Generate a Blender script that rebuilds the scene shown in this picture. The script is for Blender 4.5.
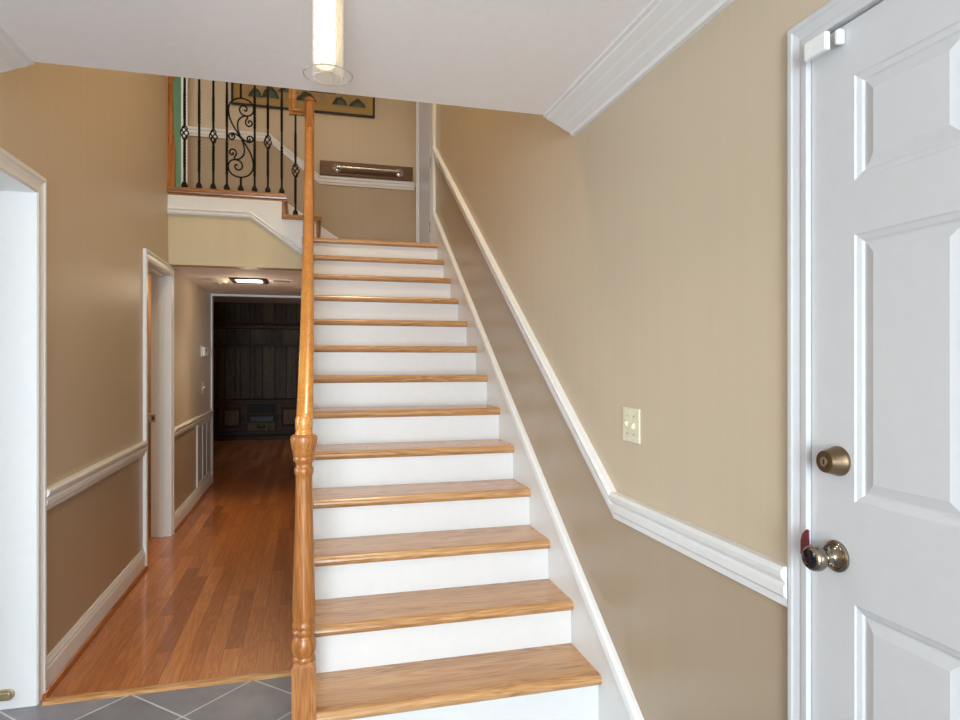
import bpy, bmesh, math, random
from mathutils import Vector, Matrix
random.seed(7)
for o in list(bpy.data.objects): bpy.data.objects.remove(o)
S = bpy.context.scene
COL = S.collection

# ------------------------------------------------------------------ camera, light, exposure
cam = bpy.data.cameras.new('camera'); cam.sensor_width = 36; cam.lens = 644.14 / 960 * 36
cam.shift_y = 0.0014; cam.clip_start = 0.02
co = bpy.data.objects.new('camera', cam); COL.objects.link(co)
co.location = (0, 0, 1.37); co.rotation_euler = (math.radians(90.04), 0, math.radians(-14.8425))
S.camera = co
vs = S.view_settings
vs.view_transform = 'Standard'; vs.look = 'None'; vs.gamma = 1; vs.use_curve_mapping = False
vs.exposure = 0.03
W = bpy.data.worlds.new('world'); S.world = W; W.use_nodes = True
W.node_tree.nodes['Background'].inputs[0].default_value = (.75, .85, 1, 1)
W.node_tree.nodes['Background'].inputs[1].default_value = .4

def area(name, loc, rot, sx, sy, power, color):
    l = bpy.data.lights.new(name, 'AREA'); l.shape = 'RECTANGLE'; l.size = sx; l.size_y = sy; l.energy = power; l.color = color
    o = bpy.data.objects.new(name, l); COL.objects.link(o); o.location = loc; o.rotation_euler = [math.radians(a) for a in rot]
    return o
def point(name, loc, power, color, r=.05):
    l = bpy.data.lights.new(name, 'POINT'); l.energy = power; l.color = color; l.shadow_soft_size = r
    o = bpy.data.objects.new(name, l); COL.objects.link(o); o.location = loc
    return o
# daylight through the windows beside and behind the camera
area('daylight_front_windows', (-.42, -3.1, 1.3), (90, 0, 0), 1.15, 2.0, 246, (.735, .89, 1))
# daylight in the room off the left opening
area('daylight_left_room', (-3.6, 2.2, 1.5), (90, 0, -90), 1.6, 1.5, 60, (.76, .9, 1))
# stairwell ceiling fixture upstairs, bedroom window upstairs
area('stairwell_ceiling_lamp', (.5, 3.5, 5.0), (0, 0, 0), .5, .5, 44, (1, .85, .57))
area('daylight_upper_hall', (-2.7, 5.98, 3.9), (90, 0, -90), .8, 1.2, 26, (.76, .89, 1))
area('daylight_bedroom', (-2.9, 7.6, 3.9), (90, 0, -90), 1.2, 1.2, 22, (.8, 1, .85))
point('side_room_lamp', (-1.7, 6.5, 2.0), 8, (1, .5, .2), .1)
point('hall_ceiling_lamp', (-.54, 6.34, 2.03), 3.6, (1, .8, .6), .08)
l = bpy.data.lights.new('hall_downlight', 'SPOT'); l.energy = 34; l.color = (1, .78, .5); l.spot_size = math.radians(105); l.spot_blend = .9; l.shadow_soft_size = .1
lo = bpy.data.objects.new('hall_downlight', l); COL.objects.link(lo); lo.location = (-.54, 6.34, 2.09); lo.rotation_euler = (math.radians(-24), 0, 0)
area('side_room_fill', (-3.4, 5.13, 1.5), (90, 0, -90), .7, 1.4, 7, (1, .85, .65))  # unseen fill light, added to brighten the hall floor through the doorway
area('den_fill', (1.15, 10.6, 1.5), (90, 0, 90), 1.6, 1.4, 15, (1, .97, .92))  # unseen fill light, added to brighten the den; no window is modelled

# ------------------------------------------------------------------ node helpers / materials
def newmat(name):
    m = bpy.data.materials.new(name); m.use_nodes = True
    nt = m.node_tree; b = nt.nodes['Principled BSDF']
    return m, nt, b
def N(nt, t, **k):
    n = nt.nodes.new(t)
    for a, v in k.items(): setattr(n, a, v)
    return n
def L(nt, a, b): nt.links.new(a, b)
def srgb(r, g, b):
    f = lambda c: (c/255/12.92 if c/255 <= .04045 else ((c/255+.055)/1.055)**2.4)
    return (f(r), f(g), f(b), 1)
def coords(nt, scale=(1, 1, 1), swap=None):
    tc = N(nt, 'ShaderNodeTexCoord'); mp = N(nt, 'ShaderNodeMapping'); mp.inputs['Scale'].default_value = scale
    L(nt, tc.outputs['Object'], mp.inputs['Vector']); return mp.outputs['Vector']
def ramp(nt, src, stops):
    r = N(nt, 'ShaderNodeValToRGB'); e = r.color_ramp.elements
    while len(e) < len(stops): e.new(.5)
    for i, (p, c) in enumerate(stops): e[i].position = p; e[i].color = c
    L(nt, src, r.inputs[0]); return r.outputs[0]
def bump(nt, b, h, strength, dist=.002):
    n = N(nt, 'ShaderNodeBump'); n.inputs['Strength'].default_value = strength; n.inputs['Distance'].default_value = dist
    L(nt, h, n.inputs['Height']); L(nt, n.outputs[0], b.inputs['Normal'])
def mul(c, k): return (c[0]*k, c[1]*k, c[2]*k, 1)
def paint(name, col, rough=.45, var=.04, streak=None, bstr=.12):
    m, nt, b = newmat(name)
    n = N(nt, 'ShaderNodeTexNoise'); n.inputs['Scale'].default_value = 1; n.inputs['Detail'].default_value = 4
    L(nt, coords(nt, streak or (30, 30, 30)), n.inputs['Vector'])
    L(nt, ramp(nt, n.outputs[0], [(.3, mul(col, 1-var)), (.7, mul(col, 1+var))]), b.inputs['Base Color'])
    b.inputs['Roughness'].default_value = rough
    n2 = N(nt, 'ShaderNodeTexNoise'); n2.inputs['Scale'].default_value = 130; n2.inputs['Detail'].default_value = 2
    L(nt, coords(nt), n2.inputs['Vector']); bump(nt, b, n2.outputs[0], bstr, .001)
    return m
def wood(name, dark, mid, light, axis, rough=.25, coat=.4, ring=9, fine=1):
    m, nt, b = newmat(name)
    ai = 'XYZ'.index(axis)
    sc = [ring*1.5]*3; sc[ai] = .9
    n = N(nt, 'ShaderNodeTexNoise'); n.inputs['Scale'].default_value = 1; n.inputs['Detail'].default_value = 3; n.inputs['Distortion'].default_value = .6
    L(nt, coords(nt, tuple(sc)), n.inputs['Vector'])
    k = N(nt, 'ShaderNodeMath', operation='MULTIPLY'); k.inputs[1].default_value = 95; L(nt, n.outputs[0], k.inputs[0])
    sn = N(nt, 'ShaderNodeMath', operation='SINE'); L(nt, k.outputs[0], sn.inputs[0])
    sc2 = [420*fine]*3; sc2[ai] = 9
    n2 = N(nt, 'ShaderNodeTexNoise'); n2.inputs['Scale'].default_value = 1; n2.inputs['Detail'].default_value = 2
    L(nt, coords(nt, tuple(sc2)), n2.inputs['Vector'])
    a = N(nt, 'ShaderNodeMath', operation='MULTIPLY_ADD'); a.inputs[1].default_value = .055; L(nt, sn.outputs[0], a.inputs[0])
    c = N(nt, 'ShaderNodeMath', operation='MULTIPLY_ADD'); c.inputs[1].default_value = .5; c.inputs[2].default_value = .12; L(nt, n2.outputs[0], c.inputs[0])
    d = N(nt, 'ShaderNodeMath', operation='MULTIPLY_ADD'); d.inputs[1].default_value = .3; L(nt, n.outputs[0], d.inputs[0]); L(nt, c.outputs[0], d.inputs[2]); L(nt, d.outputs[0], a.inputs[2])
    b.inputs['Specular IOR Level'].default_value = .5 if coat > 0 else .12
    L(nt, ramp(nt, a.outputs[0], [(.36, dark), (.5, mid), (.64, light)]), b.inputs['Base Color'])
    b.inputs['Roughness'].default_value = rough; b.inputs['Coat Weight'].default_value = coat; b.inputs['Coat Roughness'].default_value = .12
    return m
def plain(name, col, rough=.4, metal=0, var=.05, scale=40):
    m, nt, b = newmat(name)
    n = N(nt, 'ShaderNodeTexNoise'); n.inputs['Scale'].default_value = scale; n.inputs['Detail'].default_value = 3
    L(nt, coords(nt), n.inputs['Vector'])
    L(nt, ramp(nt, n.outputs[0], [(.3, mul(col, 1-var)), (.7, mul(col, 1+var))]), b.inputs['Base Color'])
    b.inputs['Roughness'].default_value = rough; b.inputs['Metallic'].default_value = metal
    return m

M = {}
M['tan'] = paint('tan_wall_paint', srgb(198, 180, 156), .42, .016, (30, 30, .6))
M['taupe'] = paint('darker_taupe_wall_paint', srgb(172, 152, 128), .33, .016, (30, 30, .6))
M['balc'] = paint('light_tan_wall_paint', srgb(200, 182, 146), .5, .03, (9, 9, .5))
M['ceil'] = paint('ceiling_paint', srgb(244, 239, 238), .8, .015)
M['white'] = paint('white_trim_enamel', srgb(228, 226, 225), .3, .012, None, .04)
M['dwhite'] = paint('white_door_enamel', srgb(202, 201, 203), .33, .012, None, .05)
M['green'] = paint('green_wall_paint', srgb(120, 150, 122), .6)
M['oak_x'] = wood('honey_oak_grain_across', srgb(138, 92, 52), srgb(184, 134, 84), srgb(204, 158, 108), 'X', .27, .25)
M['oak_y'] = wood('honey_oak_grain_along', srgb(168, 100, 36), srgb(204, 134, 58), srgb(220, 156, 82), 'Y', .28, .3)
M['oak_z'] = wood('honey_oak_grain_upright', srgb(132, 74, 28), srgb(168, 104, 46), srgb(188, 126, 66), 'Z', .34, .12)
M['oak_d'] = wood('brown_oak_grain_across', srgb(122, 78, 36), srgb(168, 112, 56), srgb(190, 134, 76), 'X', .3, .3)
M['shoe'] = wood('brown_oak_shoe', srgb(110, 56, 22), srgb(150, 84, 38), srgb(170, 100, 50), 'Y', .3, .3)
M['board'] = wood('walnut_board', srgb(62, 34, 18), srgb(92, 54, 30), srgb(112, 68, 38), 'X', .4, .1)
M['iron'] = plain('black_wrought_iron', srgb(24, 22, 22), .45, .6)
M['steel'] = plain('brushed_nickel', srgb(190, 182, 170), .25, 1)
M['nickel'] = plain('polished_nickel', srgb(150, 138, 124), .08, 1)
M['brass'] = plain('aged_brass', srgb(196, 178, 140), .45, 1, .12, 60)
M['bronze'] = plain('antique_bronze', srgb(132, 112, 88), .3, 1, .12, 60)
M['ivory'] = plain('ivory_plastic', srgb(222, 214, 188), .35)
M['plastic'] = plain('white_plastic', srgb(232, 232, 230), .4)
M['grey'] = plain('grey_metal_grille', srgb(150, 146, 138), .5)
M['black'] = plain('black_plastic', srgb(20, 21, 25), .5)
M['darkframe'] = plain('bronze_fixture_trim', srgb(60, 44, 34), .4)
M['knob_refl'] = plain('painted_dark_reflection_knob_face', srgb(20, 18, 24), .06)  # dark reflection on the knob's front, painted in as near-black colour
M['maroon'] = plain('maroon_lacquered_metal', srgb(120, 50, 56), .35, .3)
M['frame'] = plain('black_lacquer_frame', srgb(26, 20, 18), .3)
M['den1'] = wood('dark_panel_board', srgb(38, 25, 16), srgb(62, 43, 29), srgb(82, 61, 44), 'Z', .42, .0)
M['den2'] = wood('grey_brown_panel_board', srgb(46, 35, 24), srgb(74, 58, 42), srgb(98, 82, 62), 'Z', .42, .0)
M['den3'] = wood('red_brown_panel_board', srgb(40, 26, 20), srgb(64, 44, 34), srgb(84, 60, 48), 'Z', .42, .0)
M['denc'] = wood('dark_walnut_cabinet', srgb(36, 22, 15), srgb(58, 37, 25), srgb(80, 54, 38), 'X', .42, .0)
M['dend'] = wood('worn_brown_door_panel', srgb(56, 38, 26), srgb(88, 62, 44), srgb(110, 80, 58), 'Z', .42, .0)
M['dengap'] = plain('shadow_gap_black', srgb(16, 13, 12), .7)
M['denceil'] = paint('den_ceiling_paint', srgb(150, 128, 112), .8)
def emis(name, col, s):
    m, nt, b = newmat(name)
    b.inputs['Base Color'].default_value = col; b.inputs['Emission Color'].default_value = col; b.inputs['Emission Strength'].default_value = s
    return m
M['lamp'] = emis('warm_lit_diffuser', (1, .82, .55, 1), 7)
M['bulb'] = emis('lit_lamp_core', (1, .86, .62, 1), 1.5)
def glass_clear():
    m, nt, b = newmat('clear_thin_glass')
    t = N(nt, 'ShaderNodeBsdfTransparent'); g = N(nt, 'ShaderNodeBsdfGlossy'); g.inputs['Roughness'].default_value = .03
    f = N(nt, 'ShaderNodeLayerWeight'); f.inputs[0].default_value = .04
    q = N(nt, 'ShaderNodeMath', operation='MULTIPLY'); q.inputs[1].default_value = .22; L(nt, f.outputs['Facing'], q.inputs[0])
    x = N(nt, 'ShaderNodeMixShader'); L(nt, q.outputs[0], x.inputs[0]); L(nt, t.outputs[0], x.inputs[1]); L(nt, g.outputs[0], x.inputs[2])
    L(nt, x.outputs[0], nt.nodes['Material Output'].inputs[0]); return m
def glass_bubble():
    m, nt, b = newmat('bubbled_thin_glass')
    v = N(nt, 'ShaderNodeTexVoronoi'); v.inputs['Scale'].default_value = 170; L(nt, coords(nt, (1, 1, .8)), v.inputs['Vector'])
    k = ramp(nt, v.outputs['Distance'], [(.22, (.85, .85, .85, 1)), (.34, (0, 0, 0, 1))])
    t = N(nt, 'ShaderNodeBsdfTransparent'); g = N(nt, 'ShaderNodeBsdfGlossy'); g.inputs['Roughness'].default_value = .15
    df = N(nt, 'ShaderNodeBsdfDiffuse'); df.inputs[0].default_value = (.42, .38, .3, 1)
    tr = N(nt, 'ShaderNodeBsdfTranslucent'); tr.inputs[0].default_value = (1, .95, .86, 1)
    a = N(nt, 'ShaderNodeMixShader'); a.inputs[0].default_value = .25; L(nt, df.outputs[0], a.inputs[1]); L(nt, g.outputs[0], a.inputs[2])
    c = N(nt, 'ShaderNodeMixShader'); c.inputs[0].default_value = .3; L(nt, t.outputs[0], c.inputs[1]); L(nt, tr.outputs[0], c.inputs[2])
    x = N(nt, 'ShaderNodeMixShader'); L(nt, k, x.inputs[0]); L(nt, c.outputs[0], x.inputs[1]); L(nt, a.outputs[0], x.inputs[2])
    L(nt, x.outputs[0], nt.nodes['Material Output'].inputs[0]); return m
M['rim'] = plain('ground_glass_rim', srgb(170, 160, 148), .2); M['glass'] = glass_clear(); M['bubble'] = glass_bubble()

def floor_wood():
    m, nt, b = newmat('red_oak_strip_floor')
    tc = N(nt, 'ShaderNodeTexCoord'); sp = N(nt, 'ShaderNodeSeparateXYZ'); L(nt, tc.outputs['Object'], sp.inputs[0])
    cb = N(nt, 'ShaderNodeCombineXYZ'); L(nt, sp.outputs[1], cb.inputs[0]); L(nt, sp.outputs[0], cb.inputs[1])
    br = N(nt, 'ShaderNodeTexBrick'); br.offset = .37; br.offset_frequency = 2; br.squash = 1.35; br.squash_frequency = 3
    br.inputs['Scale'].default_value = 1; br.inputs['Brick Width'].default_value = .82; br.inputs['Row Height'].default_value = .078
    br.inputs['Mortar Size'].default_value = .0009; br.inputs['Mortar Smooth'].default_value = .2
    br.inputs['Color1'].default_value = (0, 0, 0, 1); br.inputs['Color2'].default_value = (1, 1, 1, 1); br.inputs['Mortar'].default_value = (.0, .0, .0, 1)
    L(nt, cb.outputs[0], br.inputs['Vector'])
    base = ramp(nt, br.outputs['Color'], [(0, srgb(146, 84, 42)), (.25, srgb(180, 108, 57)), (.7, srgb(190, 117, 63)), (1, srgb(206, 134, 76))])
    off = N(nt, 'ShaderNodeVectorMath', operation='SCALE'); off.inputs[3].default_value = 13; L(nt, br.outputs['Color'], off.inputs[0])
    mp = N(nt, 'ShaderNodeMapping'); mp.inputs['Scale'].default_value = (20, 1.3, 1); L(nt, tc.outputs['Object'], mp.inputs['Vector'])
    ad = N(nt, 'ShaderNodeVectorMath', operation='ADD'); L(nt, mp.outputs[0], ad.inputs[0]); L(nt, off.outputs[0], ad.inputs[1])
    wv = N(nt, 'ShaderNodeTexNoise'); wv.inputs['Scale'].default_value = 1; wv.inputs['Detail'].default_value = 4; wv.inputs['Distortion'].default_value = 1.3
    L(nt, ad.outputs[0], wv.inputs['Vector'])
    sn = N(nt, 'ShaderNodeMath', operation='SINE'); k = N(nt, 'ShaderNodeMath', operation='MULTIPLY'); k.inputs[1].default_value = 40
    L(nt, wv.outputs[0], k.inputs[0]); L(nt, k.outputs[0], sn.inputs[0])
    g = ramp(nt, sn.outputs[0], [(0, (.84, .80, .77, 1)), (.6, (1.04, 1.06, 1.06, 1))])
    mx = N(nt, 'ShaderNodeMix', data_type='RGBA', blend_type='MULTIPLY'); mx.inputs[0].default_value = 1
    L(nt, base, mx.inputs[6]); L(nt, g, mx.inputs[7])
    mo = N(nt, 'ShaderNodeMix', data_type='RGBA'); L(nt, br.outputs['Fac'], mo.inputs[0]); L(nt, mx.outputs[2], mo.inputs[6]); mo.inputs[7].default_value = srgb(104, 54, 26)
    L(nt, mo.outputs[2], b.inputs['Base Color'])
    b.inputs['Roughness'].default_value = .38; b.inputs['Coat Weight'].default_value = .45; b.inputs['Coat Roughness'].default_value = .05
    return m
def floor_tile():
    m, nt, b = newmat('grey_slate_tile')
    tc = N(nt, 'ShaderNodeTexCoord')
    mp = N(nt, 'ShaderNodeMapping'); mp.vector_type = 'TEXTURE'
    mp.inputs['Location'].default_value = (-.235, 2.935, 0); mp.inputs['Rotation'].default_value = (0, 0, math.radians(45))
    L(nt, tc.outputs['Object'], mp.inputs['Vector'])
    br = N(nt, 'ShaderNodeTexBrick'); br.offset = 0
    br.inputs['Scale'].default_value = 1; br.inputs['Brick Width'].default_value = .336; br.inputs['Row Height'].default_value = .336
    br.inputs['Mortar Size'].default_value = .0042; br.inputs['Mortar Smooth'].default_value = .1
    br.inputs['Color1'].default_value = srgb(118, 116, 122); br.inputs['Color2'].default_value = srgb(128, 126, 131); br.inputs['Mortar'].default_value = srgb(190, 188, 188)
    L(nt, mp.outputs[0], br.inputs['Vector'])
    n = N(nt, 'ShaderNodeTexNoise'); n.inputs['Scale'].default_value = 9; n.inputs['Detail'].default_value = 6; L(nt, tc.outputs['Object'], n.inputs['Vector'])
    g = ramp(nt, n.outputs[0], [(.3, (.84, .84, .86, 1)), (.7, (1.12, 1.11, 1.1, 1))])
    mx = N(nt, 'ShaderNodeMix', data_type='RGBA', blend_type='MULTIPLY'); mx.inputs[0].default_value = 1
    L(nt, br.outputs['Color'], mx.inputs[6]); L(nt, g, mx.inputs[7]); L(nt, mx.outputs[2], b.inputs['Base Color'])
    b.inputs['Roughness'].default_value = .42
    bump(nt, b, n.outputs[0], .2, .003)
    return m
M['floor'] = floor_wood(); M['tile'] = floor_tile()

# ------------------------------------------------------------------ mesh helpers
class MB:
    """collects geometry; build() links it as ONE mesh object"""
    def __init__(s): s.bm = bmesh.new(); s.mats = []
    def mi(s, m):
        if m not in s.mats: s.mats.append(m)
        return s.mats.index(m)
    def face(s, vs, m, smooth=False):
        try: f = s.bm.faces.new(vs)
        except ValueError: return None
        f.material_index = s.mi(m); f.smooth = smooth; return f
    def poly(s, pts, m):
        return s.face([s.bm.verts.new(p) for p in pts], m)
    def box(s, x0, x1, y0, y1, z0, z1, m):
        v = [s.bm.verts.new((x, y, z)) for x in (x0, x1) for y in (y0, y1) for z in (z0, z1)]
        for q in ((0, 1, 3, 2), (4, 6, 7, 5), (0, 4, 5, 1), (2, 3, 7, 6), (0, 2, 6, 4), (1, 5, 7, 3)): s.face([v[i] for i in q], m)
        return s
    def prism(s, pts, axis, a0, a1, m):
        """2-D polygon extruded along an axis; pts are the two other coordinates in xyz order"""
        def P(p, a):
            return {'X': (a, p[0], p[1]), 'Y': (p[0], a, p[1]), 'Z': (p[0], p[1], a)}[axis]
        A = [s.bm.verts.new(P(p, a0)) for p in pts]; B = [s.bm.verts.new(P(p, a1)) for p in pts]
        s.face(A, m); s.face(B[::-1], m)
        n = len(pts)
        for i in range(n): s.face([A[i], B[i], B[(i+1) % n], A[(i+1) % n]], m)
        return s
    def rings(s, R, m, closed=False, cap=True, smooth=True):
        V = [[s.bm.verts.new(p) for p in r] for r in R]; n = len(R[0])
        rng = range(len(V)) if closed else range(len(V)-1)
        for i in rng:
            a, b = V[i], V[(i+1) % len(V)]
            for j in range(n): s.face([a[j], a[(j+1) % n], b[(j+1) % n], b[j]], m, smooth)
        if cap and not closed: s.face(V[0][::-1], m); s.face(V[-1], m)
        return s
    def lathe(s, prof, c, m, axis='Z', seg=32, cap=True):
        """prof: list of (t, r) along axis from point c"""
        R = []
        for t, r in prof:
            ring = []
            for k in range(seg):
                a = 2*math.pi*k/seg; u, v = r*math.cos(a), r*math.sin(a)
                ring.append({'Z': (c[0]+u, c[1]+v, c[2]+t), 'X': (c[0]+t, c[1]+u, c[2]+v), 'Y': (c[0]+u, c[1]+t, c[2]+v)}[axis])
            R.append(ring)
        return s.rings(R, m, cap=cap)
    def tube(s, pts, r, m, seg=8, closed=False):
        P = [Vector(p) for p in pts]; n = len(P); R = []
        up = None
        for i in range(n):
            if closed: t = P[(i+1) % n]-P[i-1]
            else: t = P[min(i+1, n-1)]-P[max(i-1, 0)]
            if t.length < 1e-9: t = Vector((0, 0, 1))
            t.normalize()
            if up is None:
                up = Vector((0, 0, 1)) if abs(t.z) < .9 else Vector((1, 0, 0))
            a = up-t*up.dot(t)
            if a.length < 1e-6: a = t.orthogonal()
            a.normalize(); up = a; b = t.cross(a)
            rr = r(i/(n-1)) if callable(r) else r
            R.append([P[i]+(a*math.cos(2*math.pi*k/seg)+b*math.sin(2*math.pi*k/seg))*rr for k in range(seg)])
        return s.rings(R, m, closed=closed)
    def twist(s, x, y, z0, z1, w, turns, m):
        """square bar twisted about its own length"""
        n = max(2, int(abs(turns)*12)+1); R = []
        for i in range(n):
            a = math.pi/4+2*math.pi*turns*i/(n-1); z = z0+(z1-z0)*i/(n-1); q = w*.7071
            R.append([(x+q*math.cos(a+k*math.pi/2), y+q*math.sin(a+k*math.pi/2), z) for k in range(4)])
        return s.rings(R, m, smooth=False)
    def shear(s, prof, path, m, outv, axis):
        """profile (out, up) carried along a path with upright sections (mouldings on a wall)"""
        R = []
        for p in path:
            R.append([Vector(p)+Vector(outv)*o+Vector((0, 0, u)) for o, u in prof])
        return s.rings(R, m, smooth=False)
    def miter(s, prof, path, m, plane, depth, closed=False):
        """profile (offset to the left of travel, height out of the plane) with mitred corners.
        plane: f(a,b,h)->xyz"""
        n = len(path); R = []
        for i in range(n):
            p = Vector(path[i])
            d0 = (p-Vector(path[i-1])).normalized() if (closed or i > 0) else None
            d1 = (Vector(path[(i+1) % n])-p).normalized() if (closed or i < n-1) else None
            if d0 is None: d0 = d1
            if d1 is None: d1 = d0
            n0 = Vector((-d0.y, d0.x)); n1 = Vector((-d1.y, d1.x))
            b = (n0+n1); b = b/max(b.dot(n0), 1e-6)
            R.append([plane(p.x+b.x*o, p.y+b.y*o, h) for o, h in prof])
        return s.rings(R, m, closed=closed, smooth=False)
    def build(s, name, parent=None, bevel=0, seg=2, origin=None, kind=None, **tags):
        bmesh.ops.recalc_face_normals(s.bm, faces=s.bm.faces)
        me = bpy.data.meshes.new(name)
        if origin:
            for v in s.bm.verts: v.co -= Vector(origin)
        s.bm.to_mesh(me); s.bm.free()
        fl = [p.use_smooth for p in me.polygons]
        if any(fl): me.set_sharp_from_angle(angle=math.radians(38)); me.polygons.foreach_set('use_smooth', fl)
        for m in s.mats: me.materials.append(M[m])
        o = bpy.data.objects.new(name, me); COL.objects.link(o)
        if origin: o.location = origin
        if bevel:
            b = o.modifiers.new('bevel', 'BEVEL'); b.width = bevel; b.segments = seg; b.limit_method = 'ANGLE'; b.angle_limit = math.radians(35)
        if parent:
            o.parent = parent
            o.matrix_parent_inverse = Matrix.Translation(-parent.location)
        if kind: o['kind'] = kind
        for k, v in tags.items(): o[k] = v
        return o
def thing(name, label, cat, loc=(0, 0, 0), group=None, kind=None):
    o = bpy.data.objects.new(name, None); COL.objects.link(o); o.location = loc; o.empty_display_size = .1
    o['label'] = label; o['category'] = cat
    if group: o['group'] = group
    if kind: o['kind'] = kind
    return o
ST = 'structure'
XL, XR = -1.062, 1.052          # foyer side walls
TW = .132                        # wall thickness
YE = 2.462                       # far edge of the foyer ceiling
YB = 5.47                        # balcony face
YW = 6.5                         # landing / upper hall back wall
ZC, ZT = 2.3726, 5.1
RISE, RUN, Z1, YN1 = .1776, .2582, .2245, 2.158
ZLAND = Z1+12*RISE               # 2.356
ZBAL = ZLAND+.376             # 2.715
def zn(y): return Z1+(y-YN1)*RISE/RUN
def zr(y): return .863 if y < 2.08 else .863+(y-2.08)*.684

# ------------------------------------------------------------------ floors and ceilings
MB().box(XL-TW, XR+TW, -3.3, 2.958, -.08, 0, 'tile').box(-4.0, XL-TW, .2, 4.3, -.08, 0, 'tile').build('floor_foyer', kind=ST, label='grey slate tiles laid diagonally in the foyer', category='floor')
MB().box(XL-TW, XR+TW, 2.958, 7.84, -.08, .0, 'floor').box(-3.6, XL-TW, 4.3, 7.84, -.08, 0, 'floor').box(-3.6, XR+TW, 7.84, 12.5, -.08, 0, 'floor').build('floor_hall', kind=ST, label='glossy red oak strip floor running down the hall', category='floor')
MB().prism([(2.925, 0), (2.975, 0), (2.975, .008), (2.94, .008)], 'X', XL+.03, -.03, 'oak_x').build('trim_1', kind=ST, bevel=.002, label='oak threshold strip between slate tile and hall floor', category='threshold')
MB().box(XL-TW, XR+TW, -3.3, YE, ZC, ZC+.3, 'ceil').box(-4.0, XL-TW, .2, 4.3, ZC, ZC+.1, 'ceil').build('ceiling_foyer', kind=ST, label='flat pale ceiling over the foyer', category='ceiling')
MB().box(XL-TW, XR+TW, YE-.12, YE, ZC+.3, ZT, 'tan').build('wall_bulkhead', kind=ST)
MB().box(XL-TW, -.03, YB+.12, 7.78, 2.13, 2.2, 'ceil').build('ceiling_hall', kind=ST, label='low ceiling of the hall beneath the balcony', category='ceiling')
MB().box(-3.2, XR+TW, YE-.12, YW+.12, ZT, ZT+.1, 'ceil').build('ceiling_upper', kind=ST)
MB().box(-3.2, -.2, YB+.12, YW, 2.2, ZBAL-.028, 'balc').box(-3.2, -.2, YB+.16, YW, ZBAL-.028, ZBAL, 'oak_x').build('floor_balcony', kind=ST)

# ------------------------------------------------------------------ walls
def wall_x(name, x0, x1, pieces, label=None):
    mb = MB()
    for pts, m in pieces: mb.prism(pts, 'X', x0, x1, m)
    kw = dict(label=label, category='wall') if label else {}
    return mb.build(name, kind=ST, **kw)
def R_(y0, y1, z0, z1): return [(y0, z0), (y1, z0), (y1, z1), (y0, z1)]
O1, O2, ZO = (1.6, 2.936), (4.757, 5.518), 2.046
ZL = .80
wall_x('wall_left', XL-TW, XL, [
    (R_(-3.3, O1[0], 0, ZL), 'taupe'), (R_(-3.3, O1[0], ZL, ZO), 'tan'),
    (R_(O1[1], O2[0], 0, ZL), 'taupe'), (R_(O1[1], O2[0], ZL, ZO), 'tan'),
    (R_(O2[1], 7.78, 0, ZL), 'taupe'), (R_(O2[1], 7.78, ZL, ZO), 'tan'),
    (R_(-3.3, YB+.12, ZO, ZT), 'tan'), (R_(YB+.12, 7.78, ZO, 2.13), 'tan')], 'long tan left wall, taupe below the chair rail')
D1, ZD1 = (.34, 1.170), 2.062
D2, ZD2 = (5.535, 6.31), 4.42
ye = D2[0]
wall_x('wall_right', XR, XR+TW, [
    (R_(-3.3, D1[0], 0, ZT), 'tan'), (R_(D1[0], D1[1], ZD1, ZT), 'tan'),
    (R_(D1[1], 2.08, 0, .863), 'taupe'),
    ([(2.08, 0), (ye, 0), (ye, zr(ye)), (2.08, .863)], 'taupe'),
    ([(D1[1], .863), (2.08, .863), (ye, zr(ye)), (ye, ZT), (D1[1], ZT)], 'tan'),
    (R_(D2[0], YW, 0, ZLAND), 'taupe'), (R_(D2[0], D2[1], ZD2, ZT), 'tan'), (R_(D2[1], YW, ZLAND, ZT), 'tan')], 'tan right wall beside the stairs, taupe below the chair rail')
KX0, KX1 = .10, -.365      # kinks of the chair rail on the back wall
GX = -1.15                 # edge of the bedroom opening upstairs
def wall_y(name, y0, y1, pieces, label=None):
    mb = MB()
    for pts, m in pieces: mb.prism(pts, 'Y', y0, y1, m)
    kw = dict(label=label, category='wall') if label else {}
    return mb.build(name, kind=ST, **kw)
wall_y('wall_back', YW, YW+.12, [
    ([(GX, ZBAL), (KX1, ZBAL), (KX0, ZLAND), (XR, ZLAND), (XR, 3.15), (KX0, 3.15), (KX1, 3.515), (GX, 3.515)], 'taupe'),
    ([(GX, 3.515), (KX1, 3.515), (KX0, 3.15), (XR, 3.15), (XR, ZT), (GX, ZT)], 'tan'),
    ([(-1.95, ZBAL+2.05), (GX, ZBAL+2.05), (GX, ZT), (-1.95, ZT)], 'tan'),
    ([(-3.2, ZBAL), (-1.95, ZBAL), (-1.95, ZT), (-3.2, ZT)], 'tan')], 'stair landing back wall, tan above a stepped chair rail')
wall_y('wall_balcony', YB, YB+.12, [([(XL, 2.13), (-.03, 2.13), (-.03, 2.33), (.05, 2.33), (.05, 2.52), (-.216, 2.52), (-.216, 2.669), (XL, 2.669)], 'balc')], 'light tan face below the balcony edge')
wall_y('wall_upper_side', YB, YB+.12, [([(-3.2, 2.2), (XL-TW, 2.2), (XL-TW, ZT), (-3.2, ZT)], 'tan')])
MB().box(-3.3, -3.2, YB, YW+.12, 2.2, ZT, 'tan').build('wall_upper_end', kind=ST)
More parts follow.
